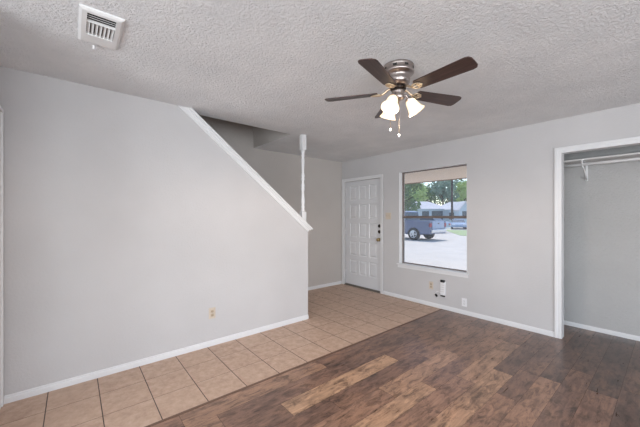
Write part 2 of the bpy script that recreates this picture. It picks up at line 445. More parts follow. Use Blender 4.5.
# wall with door (left-back bit) at Y = YJ
m = MB()
m.box((-3.23, YJ - .1, 0), (-3.03, YJ, CZ)); m.box((-3.03, YJ - .1, 2.06), (XJ, YJ, CZ)); m.box((-2.23, YJ - .1, 0), (XJ, YJ, 2.06))
m.box((XJ - .1, YB, 0), (XJ, YJ - .1, CZ))
tag(structure(m.build('wall_near', M['wall'])), 'grey wall with a white cased door at the left edge')
m = MB(); m.box((-3.03, YJ - .06, 0.005), (-2.23, YJ - .02, 2.06)); d2 = structure(m.build('door_2', M['door'], bevel=.002))
m = MB(); m.ball((-2.3, YJ - .0, .95), .03); m.cyl((-2.3, YJ - .021, .95), (-2.3, YJ, .95), .012); m.build('door_knob', M['brass'], d2)
def casing(name, x0, x1, ztop, y, w, out=-1, bottom=0.0, t=.018):
    """flat door casing with a raised outer bead around x0..x1, on plane y, projecting towards out"""
    m = MB()
    def strip(a, b):
        (ax, az), (bx, bz) = a, b
        m.box((ax, min(y, y + out * t * .6), az), (bx, max(y, y + out * t * .6), bz))
    m.box((x0 - w, min(y, y + out * t * .62), bottom), (x0, max(y, y + out * t * .62), ztop + w), .002)
    m.box((x1, min(y, y + out * t * .62), bottom), (x1 + w, max(y, y + out * t * .62), ztop + w), .002)
    m.box((x0, min(y, y + out * t * .62), ztop), (x1, max(y, y + out * t * .62), ztop + w), .002)
    e = w * .42
    m.box((x0 - w, min(y, y + out * t), bottom), (x0 - w + e, max(y, y + out * t), ztop + w), .003)
    m.box((x1 + w - e, min(y, y + out * t), bottom), (x1 + w, max(y, y + out * t), ztop + w), .003)
    m.box((x0 - w + e, min(y, y + out * t), ztop + w - e), (x1 + w - e, max(y, y + out * t), ztop + w), .003)
    return structure(m.build(name, M['trim']))
casing('trim_3', -3.03, -2.23, 2.06, YJ, .062, out=1, t=.022)

# other walls behind the camera, with openings made up for the fill lights
m = MB()
for (a, b) in [((-2.25, 0), (-1.0, CZ)), ((2.2, 0), (XR + .1, CZ)), ((-1.0, 2.3), (2.2, CZ)), ((-1.0, 0), (2.2, .2))]:
    m.box((a[0], YB - .1, a[1]), (b[0], YB, b[1]))
structure(m.build('wall_rear', M['wall']))
m = MB()
for (y0, z0, y1, z1) in [(YB, 0, -2.25, CZ), (-.05, 0, .05, CZ), (2.35, 0, YC + .1, CZ), (.05, 2.15, 2.35, CZ), (.05, 0, 2.35, .55), (-2.25, 2.15, -.05, CZ), (-2.25, 0, -.05, .35)]:
    m.box((XR, y0, z0), (XR + .1, y1, z1))
structure(m.build('wall_right', M['wall']))

# window wall
DX0, DX1, DZ = -4.222, -3.312, 2.035
WX0, WX1, WZ0, WZ1 = -2.93, -1.826, .572, 2.088
CX0, CX1, CLZ = -.80, .95, 2.057
m = MB(); TH = .16
def wb(x0, x1, z0, z1, th=TH): m.box((x0, YW, z0), (x1, YW + th, z1))
wb(XS, DX0, 0, CZ); wb(DX0, DX1, DZ, CZ); wb(DX1, WX0, 0, CZ); wb(WX0, WX1, 0, WZ0); wb(WX0, WX1, WZ1, CZ)
wb(WX1, -1.05, 0, CZ); wb(-1.05, CX0 - .012, 0, CZ, .1); wb(CX0 - .012, CX1, CLZ + .012, CZ, .1); wb(CX1, XR, 0, CZ, .1)
tag(structure(m.build('wall_front', M['wall'])), 'grey wall holding the entry door, window and closet')
# closet
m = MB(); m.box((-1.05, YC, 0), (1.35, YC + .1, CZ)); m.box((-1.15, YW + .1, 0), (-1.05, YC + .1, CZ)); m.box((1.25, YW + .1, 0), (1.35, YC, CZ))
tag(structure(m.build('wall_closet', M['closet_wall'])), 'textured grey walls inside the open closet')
# closet jamb lining and casing
m = MB(); m.box((CX0 - .012, YW - .002, 0), (CX0, YW + .104, CLZ + .012)); m.box((CX0, YW - .002, CLZ), (CX1, YW + .104, CLZ + .012))
structure(m.build('trim_4', M['trim']))
casing('trim_5', CX0, CX1, CLZ, YW, .062, out=-1)

def baseboard(name, p0, p1, n, h=.058, t=.014):
    """p0,p1 floor points on the wall plane, n unit normal into the room"""
    m = MB(); p0, p1, n = Vector((*p0, 0)), Vector((*p1, 0)), Vector((*n, 0))
    prof = [(0, .001), (t, .001), (t, h * .66), (t * .62, h * .74), (t * .62, h * .9), (t * .25, h), (0, h)]
    A = [m.bm.verts.new(p0 + n * a + Vector((0, 0, b))) for a, b in prof]; B = [m.bm.verts.new(p1 + n * a + Vector((0, 0, b))) for a, b in prof]
    m.bm.faces.new(A); m.bm.faces.new(B[::-1]); k = len(A)
    for i in range(k): m.bm.faces.new((A[i], B[i], B[(i + 1) % k], A[(i + 1) % k]))
    return structure(m.build(name, M['trim']))
baseboard('baseboard_left', (XL, YJ + .022), (XL, 2.384), (1, 0))
baseboard('baseboard_stair', (XS, 2.31), (XS, YW - .02), (1, 0))
baseboard('baseboard_front', (DX1 + .064, YW), (CX0 - .064, YW), (0, -1))
baseboard('baseboard_closet', (-1.05, YC), (1.25, YC), (0, -1), h=.05)

# sloped cap and moulding on the stair wall
ca, sa = math.cos(math.atan(SL)), math.sin(math.atan(SL))
def slope_strip(m, n0, n1, yend, x0, x1, yend_cut='perp'):
    """strip between perpendicular offsets n0..n1 of the wall-top line, from the ceiling down to yend"""
    def line(n, y): return zt(y) + n / ca
    def ceil_y(n): return 2.098 + (1.45 + n / ca - (CZ - .001)) / SL
    y0 = yend + sa * n0; y1 = yend + sa * n1
    m.prism([(ceil_y(n0), CZ - .001), (y0, line(n0, y0)), (y1, line(n1, y1)), (ceil_y(n1), CZ - .001)], 0, x0, x1)
m = MB(); slope_strip(m, .0015, .021, 2.437, -3.262, XL + .03)
cap = structure(m.build('trim_6', M['trim'], bevel=.003)); tag(cap, 'white sloped wood cap on the stair wall')
m = MB(); slope_strip(m, -.058, .001, 2.415, XL + .0005, XL + .012); slope_strip(m, -.022, .0012, 2.425, XL + .01, XL + .02); slope_strip(m, -.058, -.046, 2.407, XL + .01, XL + .017)
structure(tag(m.build('trim_7', M['trim'], bevel=.002), 'white moulding below the sloped cap'))

# turned post from cap to ceiling
px, py = -3.17, 2.345
post = empty('turned_post', (px, py, zt(py)))
tag(post, 'white turned wooden post between the sloped stair cap and ceiling', 'post')
zb = zt(py)
m = MB(); b0 = .022 / ca; hw = .0335
zz = lambda yo: b0 + .0015 - SL * yo
vsb = []
for (sx, sy) in ((-1, -1), (1, -1), (1, 1), (-1, 1)): vsb.append((sx * hw, sy * hw, zz(sy * hw)))
top = 1.395 - zb + .02
A = [m.bm.verts.new(p) for p in vsb]; B = [m.bm.verts.new((p[0], p[1], top)) for p in vsb]
m.bm.faces.new(A); m.bm.faces.new(B[::-1])
for i in range(4): m.bm.faces.new((A[i], B[i], B[(i + 1) % 4], A[(i + 1) % 4]))
m.build('lower_block', M['trim'], post, bevel=.004)
zt2 = 2.235 - zb; L = zt2 - top
prof = [(0, .024), (.02, .031), (.05, .018), (.08, .027), (.11, .019), (.17, .026), (.26, .020), (.33, .017), (.38, .027), (.40, .021), (.42, .029), (.47, .018), (.50, .016), (.53, .029), (.56, .02), (.58, .027), (.64, .016), (.75, .021), (.84, .026), (.89, .018), (.92, .028), (.95, .018), (.975, .031), (1, .024)]
m = MB(); m.lathe([(r, top + t * L) for t, r in prof], 20); m.build('turned_shaft', M['trim'], post)
m = MB(); m.box((-hw, -hw, zt2), (hw, hw, CZ - zb - .001)); m.build('upper_block', M['trim'], post, bevel=.004)

# ------------------------------------------------------------------ entry door
door = MB()
yf = YW + .045           # room face of the slab
g = .003
x0, x1, z0, z1 = DX0 + g, DX1 - g, .022, DZ - g
pw, pg = .185, .062
pxs = []; c0 = x0 + .112
for k in range(3): pxs.append((c0 + k * (pw + pg), c0 + k * (pw + pg) + pw))
pzs = [(.235 + .358 * k, .235 + .358 * k + .275) for k in range(5)]
bx = sorted(set([x0, x1] + [v for p in pxs for v in p])); bz = sorted(set([z0, z1] + [v for p in pzs for v in p]))
for i in range(len(bx) - 1):
    for j in range(len(bz) - 1):
        a, b, c, d = bx[i], bx[i + 1], bz[j], bz[j + 1]
        if (a, b) in pxs and (c, d) in pzs:
            prev = None
            for ins, dy in ((0, 0), (.008, .009), (.018, .009), (.04, .0005)):
                r = [(a + ins, yf + dy, c + ins), (b - ins, yf + dy, c + ins), (b - ins, yf + dy, d - ins), (a + ins, yf + dy, d - ins)]
                if prev:
                    for k in range(4): door.poly([prev[k], prev[(k + 1) % 4], r[(k + 1) % 4], r[k]])
                prev = r
            door.poly(prev)
        else:
            door.poly([(a, yf, c), (b, yf, c), (b, yf, d), (a, yf, d)])
P = [(x0, z0), (x1, z0), (x1, z1), (x0, z1)]
for k in range(4):
    (a, c), (b, d) = P[k], P[(k + 1) % 4]
    door.poly([(a, yf, c), (b, yf, d), (b, yf + .045, d), (a, yf + .045, c)])
door.poly([(a, yf + .045, c) for a, c in P])
bmesh.ops.remove_doubles(door.bm, verts=door.bm.verts, dist=.0002)
d1 = structure(door.build('door_1', M['door'])); tag(d1, 'white fifteen panel entry door with two deadbolts and knob')
kx = -3.375
def lathe_y(m, x, z, prof, y=None, seg=20, mi=None):
    """lathe along -Y from the door face"""
    q = Matrix.Translation((x, yf if y is None else y, z)) @ Matrix.Rotation(PI / 2, 4, 'X')
    m.lathe(prof, seg, q, mi)
for z in (1.182, 1.078):
    m = MB(); lathe_y(m, kx, z, [(.031, .0005), (.031, .008), (.024, .016), (.02, .018), (.001, .018)])
    m.box((kx - .004, yf - .032, z - .013), (kx + .004, yf - .016, z + .013), .002)
    m.build('deadbolt', M['darkmetal'], d1)
m = MB(); lathe_y(m, kx, .938, [(.032, .0005), (.032, .006), (.014, .010), (.012, .03), (.026, .038), (.031, .05), (.027, .062), (.012, .068), (.001, .068)])
m.build('door_knob', M['brass'], d1)
m = MB()
for z in (.2, 1.0, 1.82): m.cyl((x0 - .001, yf - .006, z), (x0 - .001, yf - .006, z + .09), .006, seg=10)
m.build('hinge', M['trim'], d1)
# jamb + casing + threshold
m = MB(); m.box((DX0 - .0, YW + .0905, 0), (DX0 + .012, YW + .155, DZ)); m.box((DX1 - .012, YW + .0905, 0), (DX1, YW + .155, DZ)); m.box((DX0, YW + .0905, DZ - .012), (DX1, YW + .155, DZ + .0))
structure(m.build('trim_8', M['trim']))
casing('trim_9', DX0, DX1, DZ, YW, .056, out=-1)
m = MB(); m.prism([(YW - .02, .001), (YW + .155, .001), (YW + .155, .018), (YW + .03, .018)], 0, DX0, DX1)
structure(tag(m.build('trim_10', M['threshold']), 'dark metal threshold under the entry door'))

# ------------------------------------------------------------------ window
win = empty('window_1', ((WX0 + WX1) / 2, YW, WZ0)); structure(win); tag(win, 'single hung window with dark frame and white sill')
wl = win.location
def wp(m, name, mt, **k):
    o = m.build(name, mt, win, **k); o.location = -wl; return o
yi, yo = YW + .085, YW + .125
fw = .015
m = MB()
m.box((WX0, yi, WZ0), (WX0 + fw, yo, WZ1)); m.box((WX1 - fw, yi, WZ0), (WX1, yo, WZ1)); m.box((WX0 + fw, yi, WZ1 - fw), (WX1 - fw, yo, WZ1)); m.box((WX0 + fw, yi, WZ0), (WX1 - fw, yo, WZ0 + fw))
wp(m, 'window_frame', M['bronze'])
m = MB(); m.box((WX0 + fw, yi - .008, 1.325), (WX1 - fw, yi + .03, 1.362), .003); wp(m, 'meeting_rail', M['bronze'])
m = MB(); m.box((WX0 + fw, yi + .012, WZ0 + fw), (WX1 - fw, yi + .015, 1.325)); wp(m, 'lower_pane', M['glass'])
m = MB(); m.box((WX0 + fw, yi + .026, 1.362), (WX1 - fw, yi + .029, WZ1 - fw)); wp(m, 'upper_pane', M['glass'])
m = MB(); t = .004
m.box((WX0, YW + .001, WZ0), (WX0 + t, yi, WZ1)); m.box((WX1 - t, YW + .001, WZ0), (WX1, yi, WZ1)); m.box((WX0 + t, YW + .001, WZ1 - t), (WX1 - t, yi, WZ1))
wp(m, 'window_reveal', M['trim'])
m = MB(); m.box((WX0 - .028, YW - .036, WZ0 - .012), (WX1 + .028, YW + .0, WZ0 + .003), .003); m.box((WX0 + .001, YW, WZ0), (WX1 - .001, yi, WZ0 + .004)); wp(m, 'window_sill', M['trim'])
m = MB(); m.box((WX0 - .018, YW - .012, WZ0 - .062), (WX1 + .018, YW - .001, WZ0 - .0135), .003); wp(m, 'window_apron', M['trim'])

# ------------------------------------------------------------------ closet shelf, rod, bracket
m = MB(); m.box((-1.049, 4.42, 1.992), (1.249, YC - .001, 2.01)); shelf = m.build('closet_shelf', M['shelf'], bevel=.002)
tag(shelf, 'long white wooden shelf across the top of the open closet', 'shelf')
m = MB(); m.box((-1.049, YC - .02, 1.965), (1.249, YC - .001, 1.991)); m.build('support_cleat', M['shelf'], shelf)
m = MB(); m.cyl((-1.049, 4.452, 1.947), (1.249, 4.452, 1.947), .0155, seg=18); rod = m.build('closet_rod', M['rod'])
tag(rod, 'round white closet hanging rod below the shelf', 'clothes rod')
def bracket(x):
    b = empty('shelf_bracket', (x, YC, 1.78))
    y1 = YC - .0215
    m = MB(); m.box((-.011, -.0245, 0), (.011, -.0205, .211)); m.build('back_plate', M['rod'], b, bevel=.001)
    m = MB(); m.box((-.011, -.30, .2065), (.011, -.0245, .2115)); m.build('top_arm', M['rod'], b, bevel=.001)
    m = MB(); m.tube([(0, -.024, .012), (0, -.10, .07), (0, -.2, .125), (0, -.262, .152)], .007, 8)
    m.tube([(0, -.278 + .0215 * math.cos(a), .167 + .0215 * math.sin(a)) for a in [PI * (-.15 - .7 * k / 8) for k in range(9)]] , .005, 8); m.build('brace', M['rod'], b)
    m = MB(); m.tube([(0, -.278 - .0215, .164), (0, -.298, .19), (0, -.292, .209)], .005, 8); m.build('rod_hook', M['rod'], b)
    return b
tag(bracket(-.672), 'white metal bracket under the closet shelf nearest the left jamb', 'bracket', 'closet shelf brackets')

# ------------------------------------------------------------------ wall plates and the remote
def outlet(name, loc, rz, label, pl, ins, cat='outlet'):
    o = empty(name, loc, rz); tag(o, label, cat)        # local: -Y faces the room
    m = MB(); m.box((-.035, -.006, -.057), (.035, -.0004, .057), .0025); m.build('cover_plate', pl, o)
    for z in (-.02, .02):
        m = MB(); m.box((-.016, -.0085, z - .014), (.016, -.006, z + .014), .002)
        for sx in (-.006, .006): m.box((sx - .0012, -.0089, z - .004), (sx + .0012, -.0084, z + .006), mi=1)
        m.cyl((0, -.0084, z - .009), (0, -.0089, z - .009), .002, seg=8, mi=1)
        m.build('socket', [ins, M['slot']], o)
    m = MB(); m.cyl((0, -.006, 0), (0, -.0075, 0), .003, seg=10); m.build('screw', M['metal'], o)
    return o
outlet('wall_outlet', (XL, 1.115, .341), PI / 2, 'almond power outlet low on the stair wall', M['almond'], M['almond_dark'])
outlet('wall_outlet', (-1.862, YW, .166), 0, 'white power outlet low on the wall right of the window', M['white_plastic'], M['white_plastic'])
outlet('wall_outlet', (-2.355, YW, .312), 0, 'almond outlet under the window, left of the white handset', M['almond'], M['almond_dark'])
sw = empty('light_switch', (-3.145, YW, 1.36)); tag(sw, 'almond double light switch between the entry door and window', 'light switch')
m = MB(); m.box((-.057, -.006, -.057), (.057, -.0004, .057), .0025); m.build('cover_plate', M['almond'], sw)
for sx in (-.023, .023):
    m = MB(); m.box((sx - .005, -.009, -.012), (sx + .005, -.006, .012), .001); m.box((sx - .0035, -.017, -.001), (sx + .0035, -.008, .009), .001); m.build('toggle', M['almond_dark'], sw)
# white handset unit
hs = empty('wall_handset', (-2.165, YW, .308)); tag(hs, 'white handset with black top mounted on wall under the window', 'handset')
m = MB(); m.box((-.036, -.024, -.105), (.036, -.0005, .098), .006); m.build('body', M['white_plastic'], hs)
m = MB(); m.box((-.033, -.030, .083), (.033, -.004, .120), .006); m.build('top_cap', M['black_plastic'], hs)
m = MB(); m.box((-.034, -.022, -.124), (.030, -.003, -.104), .004); m.build('foot', M['darkmetal'], hs)
for r in range(4):
    for c in range(3):
        m = MB(); cx_, cz_ = -.02 + c * .02, .045 - r * .032
        m.box((cx_ - .006, -.0265, cz_ - .007), (cx_ + .006, -.0235, cz_ + .007), .001); m.build('button', M['shelf'], hs)
cb = empty('plug_cable', (-2.25, YW, .192)); tag(cb, 'short grey cable ending in a black plug beside the handset', 'cable')
m = MB(); m.tube([(.046, -.006, .03), (.03, -.012, .045), (.0, -.012, .05), (-.03, -.01, .03), (-.035, -.01, .012)], .004, 8); m.build('wire', M['white_plastic'], cb)
m = MB(); m.box((-.012, -.010, -.022), (.012, .010, .020), .004, Matrix.Rotation(math.radians(-40), 3, 'Y')); o = m.build('plug', M['black_plastic'], cb); o.location = (-.016, -.013, -.01)

# ------------------------------------------------------------------ ceiling vent
vt = empty('ceiling_vent', (-2.12, .118, CZ)); tag(vt, 'white metal louvred air vent on the textured ceiling', 'vent')
hx, hy = .187, .098
m = MB()
prof = [(0, -.001), (.0, -.006), (.012, -.016), (.040, -.019)]
def rect(ins, z): return [(-hx + ins, -hy + ins, z), (hx - ins, -hy + ins, z), (hx - ins, hy - ins, z), (-hx + ins, hy - ins, z)]
# face opening: x -.085..+.14 local, y -.062..+.062
OX0, OX1, OY = -.075, .158, .064
r0, r1, r2 = rect(0, -.0005), rect(0, -.008), rect(.012, -.016)
for a, b in ((r0, r1), (r1, r2)):
    for k in range(4): m.poly([a[k], a[(k + 1) % 4], b[(k + 1) % 4], b[k]])
ro = [(OX0, -OY, -.018), (OX1, -OY, -.018), (OX1, OY, -.018), (OX0, OY, -.018)]
ri = [(p[0], p[1], -.003) for p in ro]
for k in range(4): m.poly([r2[k], r2[(k + 1) % 4], ro[(k + 1) % 4], ro[k]]); m.poly([ro[k], ro[(k + 1) % 4], ri[(k + 1) % 4], ri[k]])
m.build('frame', M['vent'], vt)
m = MB(); m.box((OX0, -OY, -.003), (OX1, OY, -.001)); m.build('duct_backing', M['slot'], vt)
xm = .068
m = MB(); m.box((xm - .003, -OY, -.0175), (xm + .003, OY, -.004)); m.build('divider', M['vent'], vt)
for k in range(4):
    m = MB(); c = xm + .0145 + k * .0215
    m.box((-.0065, -OY, -.0008), (.0065, OY, .0008), 0, Matrix.Rotation(math.radians(24), 3, 'Y')); o = m.build('louvre', M['vent'], vt); o.location = (c, 0, -.011)
for k in range(7):
    m = MB(); c = -OY + .009 + k * .0183
    m.box((OX0, -.0075, -.0008), (xm - .003, .0075, .0008), 0, Matrix.Rotation(math.radians(-38), 3, 'X')); o = m.build('vane', M['vent'], vt); o.location = (0, c, -.011)
m = MB(); m.box((-.212, -.027, -.012), (-.186, -.019, -.009)); m.box((-.216, -.028, -.034), (-.208, -.018, -.009), .001); m.build('lever', M['vent'], vt)

# ------------------------------------------------------------------ ceiling fan
FX, FY, ZB = -1.277, 1.799, 2.25
fan = empty('ceiling_fan', (FX, FY, CZ)); tag(fan, 'brushed nickel ceiling fan with five dark blades and three lit glass shades', 'ceiling fan')
z = lambda v: v - CZ
m = MB(); m.lathe([(.085, z(2.4395)), (.106, z(2.437)), (.110, z(2.430)), (.106, z(2.422)), (.104, z(2.40)), (.110, z(2.393)), (.110, z(2.383)), (.101, z(2.375)), (.088, z(2.368)), (.080, z(2.352)), (.084, z(2.338)), (.082, z(2.318)), (.066, z(2.298)), (.05, z(2.291)), (.03, z(2.29))], 40)
m.build('motor_housing', M['metal'], fan)
for k in range(8):
    a = 2 * PI * (k + .5) / 8
    m = MB(); m.box((-.014, -.0015, -.007), (.014, .0015, .007), .001); o = m.build('cooling_slot', M['slot'], fan); o.location = (.1045 * math.cos(a), .1045 * math.sin(a), z(2.411)); o.rotation_euler.z = a + PI / 2
m = MB(); m.lathe([(.03, z(2.291)), (.052, z(2.289)), (.055, z(2.283)), (.055, z(2.272)), (.05, z(2.268)), (.03, z(2.267))], 32); m.build('rotor_ring', M['darkmetal'], fan)
m = MB(); m.lathe([(.03, z(2.2675)), (.045, z(2.266)), (.046, z(2.25)), (.04, z(2.238)), (.042, z(2.232)), (.046, z(2.215)), (.038, z(2.198)), (.02, z(2.19)), (.008, z(2.186)), (.007, z(2.176)), (.001, z(2.174))], 32); m.build('light_fitter', M['metal'], fan)
angs = [-2.2, 69.8, 141.8, 213.8, 285.8]
def blade_outline():
    pts = []; r0, r1 = .145, .541
    w0, w1 = .049, .063
    pts += [(r0 + .012, -w0), (r1 - .035, -w1), (r1 - .012, -w1 + .007), (r1 - .001, -w1 + .026), (r1, 0.0), (r1 - .001, w1 - .026), (r1 - .012, w1 - .007), (r1 - .035, w1), (r0 + .012, w0), (r0 + .002, w0 - .012), (r0, 0), (r0 + .002, -w0 + .012)]
    return pts
for a in angs:
    pit = Matrix.Rotation(math.radians(-12), 4, 'X')
    m = MB(); o_ = blade_outline(); T = .0035
    m.prism(o_, 2, -T, T)
    bl = m.build('fan_blade', M['blade'], fan, bevel=.0012)
    bl.location = (0, 0, z(ZB) + .004); bl.rotation_euler = (Matrix.Rotation(math.radians(a), 4, 'Z') @ pit).to_euler()
    # blade iron: arm and scroll bracket
    m = MB()
    m.tube([(.052, 0, .026), (.075, 0, .022), (.10, 0, .002), (.125, 0, -.008), (.16, 0, -.009)], [.009, .008, .0075, .008, .006], 8)
    m.box((.150, -.006, -.0105), (.192, .006, -.0045), .002)
    for s in (-1, 1):
        m.tube([(.118, s * .004, -.008), (.128, s * .018, -.008), (.142, s * .027, -.008), (.160, s * .028, -.008), (.173, s * .019, -.008), (.168, s * .011, -.008), (.157, s * .011, -.008)], .0048, 8)
    m.tube([(.174, -.02, -.008), (.186, -.012, -.008), (.192, 0, -.008), (.186, .012, -.008), (.174, .02, -.008)], .0042, 8)
    for sx, sy in ((.176, -.02), (.176, .02), (.192, 0)): m.ball((sx, sy, -.009), .0075, sz=.6, seg=8)
    ir = m.build('blade_iron', M['iron'], fan); ir.location = bl.location; ir.rotation_euler = bl.rotation_euler
bulbs = []
for az in (40, 163, 280):
    a = math.radians(az); d = Vector((math.cos(a), math.sin(a), 0))
    p0 = d * .035 + Vector((0, 0, z(2.222))); p1 = d * .054 + Vector((0, 0, z(2.226))); p2 = d * .064 + Vector((0, 0, z(2.212)))
    ax = (d * math.sin(math.radians(31)) - Vector((0, 0, math.cos(math.radians(31))))).normalized()
    arm = MB(); arm.tube([p0, p1, p2, p2 + ax * .012], .0085, 10); arm_o = arm.build('light_arm', M['metal'], fan)
    q = ax.to_track_quat('Z', 'Y').to_matrix().to_4x4(); q.translation = p2
    m = MB(); m.lathe([(.010, .004), (.022, .008), (.026, .014), (.026, .03), (.022, .032)], 20, q); m.build('socket_cup', M['metal'], arm_o)
    m = MB()
    out = [(.022, .024), (.030, .03), (.036, .045), (.040, .065), (.044, .085), (.051, .105), (.060, .12), (.0635, .124)]
    inn = [(r - .003, t) for r, t in out[::-1]]
    m.lathe(out + inn, 28, q, cap=False); m.build('glass_shade', M['shade'], arm_o)
    m = MB(); m.lathe([(.012, .032), (.014, .05), (.025, .07), (.03, .088), (.027, .104), (.015, .115), (.001, .118)], 18, q); m.build('bulb', M['bulb'], arm_o)
    pl = lamp('bulb_light', 'SPOT', (0, 0, 0), 17.0, (1, .82, .70), shadow_soft_size=.03, spot_size=PI, spot_blend=.35)
    pl.parent = fan; pl.location = p2 + ax * .140
Rv = Vector((.640, .768, 0)); Fv = Vector((-.768, .640, 0))
for (u, v, zt_, ze) in ((-.066, -.035, 2.20, 1.970), (-.008, -.052, 2.21, 1.925)):
    p = Rv * u + Fv * v
    m = MB(); m.tube([(p.x * .6, p.y * .6, z(zt_)), (p.x, p.y, z(zt_) - .012), (p.x, p.y, z(ze) + .012)], .0026, 6); ch = m.build('pull_chain', M['chain'], fan)
    m = MB(); m.lathe([(.002, z(ze) + .014), (.006, z(ze) + .008), (.008, z(ze)), (.006, z(ze) - .008), (.001, z(ze) - .012)], 12, Matrix.Translation((p.x, p.y, 0))); m.build('chain_knob', M['white_plastic'], ch)

# ------------------------------------------------------------------ outside
GZ = -.15
m = MB(); m.box((-120, YW + .16, GZ - .2), (60, 130, GZ)); tag(structure(m.build('ground', M['concrete'])), 'pale sunlit concrete parking lot')
m = MB(); m.box((-10, YW + .161, 2.29), (-1.2, 7.3, 2.32)); m.box((-1.2, YC + .11, 2.29), (5, 7.3, 2.32)); m.box((-10, 7.3, 2.27), (5, 7.34, 2.5), mi=1)
m.box((-10, YW + .161, 2.5), (5, 7.34, 2.52), mi=1)
tag(structure(m.build('porch_soffit', [M['soffit'], M['fascia']])), 'beige porch soffit above the window')
m = MB(); m.prism([(-10.6, 22.9), (-6.7, 22.6), (-11.5, 33.0), (-16.0, 30.8)], 2, GZ - .01, GZ + .02)
tag(structure(m.build('lawn_strip', M['grass'])), 'green grass strip at the edge of the lot')

def wheel(parent, x, y, r=.38, w=.24, side=-1):
    wh = MB(); q = Matrix.Translation((x, y, r)) @ Matrix.Rotation(PI / 2, 4, 'X')
    wh.lathe([(r * .62, -w / 2), (r * .9, -w / 2), (r, -w / 2 + .04), (r, w / 2 - .04), (r * .9, w / 2), (r * .62, w / 2)], 28, q, 0)
    wo_ = wh.build('wheel', M['tyre'], parent)
    rm = MB(); yo_ = side * (w / 2 - .02)
    q2 = Matrix.Translation((x, y + yo_, r)) @ Matrix.Rotation(PI / 2, 4, 'X')
    rm.lathe([(r * .54, -.02), (r * .62, -.026), (r * .66, 0), (r * .62, .026), (r * .54, .02)], 24, q2, cap=False); rm.ball((x, y + side * (w / 2 + .006), r), r * .15, sy=.3, seg=10)
    for k in range(5):
        a = 2 * PI * k / 5
        c = Vector((x + math.cos(a) * r * .36, y + side * (w / 2 + .006), r + math.sin(a) * r * .36))
        rm.box(c - Vector((r * .25, .012, .03)), c + Vector((r * .25, .012, .03)), .008, None)
        # turn the spoke about its own middle
        vs_ = [v for v in rm.bm.verts if (v.co - c).length < r * .27 and abs(v.co.y - c.y) < .02]
        for v in vs_:
            d = v.co - c
            if abs(d.z) < .032: v.co = c + Matrix.Rotation(-a, 3, 'Y') @ d
    rm.build('rim', M['rim'], wo_)
def body_mesh(prof, w, mt, name, parent, tumble=0.0, zref=0, bev=.05):
    """side profile (x,z) extruded across the width; upper points lean in by tumble per metre above zref"""
    m = MB()
    A = []; B = []
    for x, zz_ in prof:
        k = max(0, zz_ - zref) * tumble
        A.append(m.bm.verts.new((x, -w / 2 + k, zz_))); B.append(m.bm.verts.new((x, w / 2 - k, zz_)))
    m.bm.faces.new(A); m.bm.faces.new(B[::-1]); n = len(A)
    for i in range(n): m.bm.faces.new((A[i], B[i], B[(i + 1) % n], A[(i + 1) % n]))
    return m.build(name, mt, parent, bevel=bev)
def arch(cx_, r, n=7):
    return [(cx_ + r * math.cos(PI * k / n), .33 + r * math.sin(PI * k / n)) for k in range(n + 1)]
# pickup truck: tail at x=0, front at x=-5.5 ; near side y=-.95
tk = empty('pickup_truck', (-9.3, 17.2, GZ)); tag(tk, 'dark blue pickup truck parked nearest the window in the lot', 'pickup truck')
pr = [(-.02, .42), (0, 1.22), (-5.0, 1.18), (-5.45, 1.02), (-5.5, .5), (-5.2, .38)] + arch(-4.55, .46)[::-1] + [(-4.0, .38), (-1.7, .38)] + arch(-1.12, .46)[::-1] + [(-.62, .42)]
body_mesh(pr, 1.92, M['truck'], 'body', tk, bev=.04)
cabp = [(-1.78, 1.19), (-1.86, 1.80), (-2.1, 1.86), (-3.2, 1.85), (-4.0, 1.20)]
cabo = body_mesh(cabp, 1.80, M['truck'], 'cab', tk, .14, 1.2, .05)
gm = MB()
for s in (-1, 1):
    for xa, xb, xc, xd in ((-1.95, -2.0, -2.72, -2.75), (-2.83, -2.83, -3.16, -3.72)):
        yb, yt = s * (.90 + .004 - .14 * .06), s * (.90 + .004 - .14 * .54)
        gm.poly([(xa, yb, 1.26), (xd, yb, 1.26), (xc, yt, 1.74), (xb, yt, 1.74)])
gm.poly([(-1.777, -.75, 1.28), (-1.777, .75, 1.28), (-1.842, .68, 1.74), (-1.842, -.68, 1.74)])
gm.build('cab_windows', M['autoglass'], tk)
m = MB(); m.box((.0, -.84, .5), (.115, .84, .7), .03); m.build('rear_bumper', M['chrome'], tk)
m = MB(); m.box((.001, -.70, .74), (.022, .70, 1.18), .01); m.box((.02, -.10, 1.02), (.03, .10, 1.08), .004, mi=1); m.build('tailgate', [M['silverblue'], M['darkmetal']], tk)  # tailgate in lighter paint than the body, standing in for its reflection
for s in (-1, 1):
    m = MB(); m.box((-.10, s * .86 - .10, .84), (.02, s * .86 + .10, 1.08), .02); m.build('tail_light', M['red'], tk)
for x in (-1.12, -4.55):
    for s in (-1, 1): wheel(tk, x, s * .85, .385, .25, s)
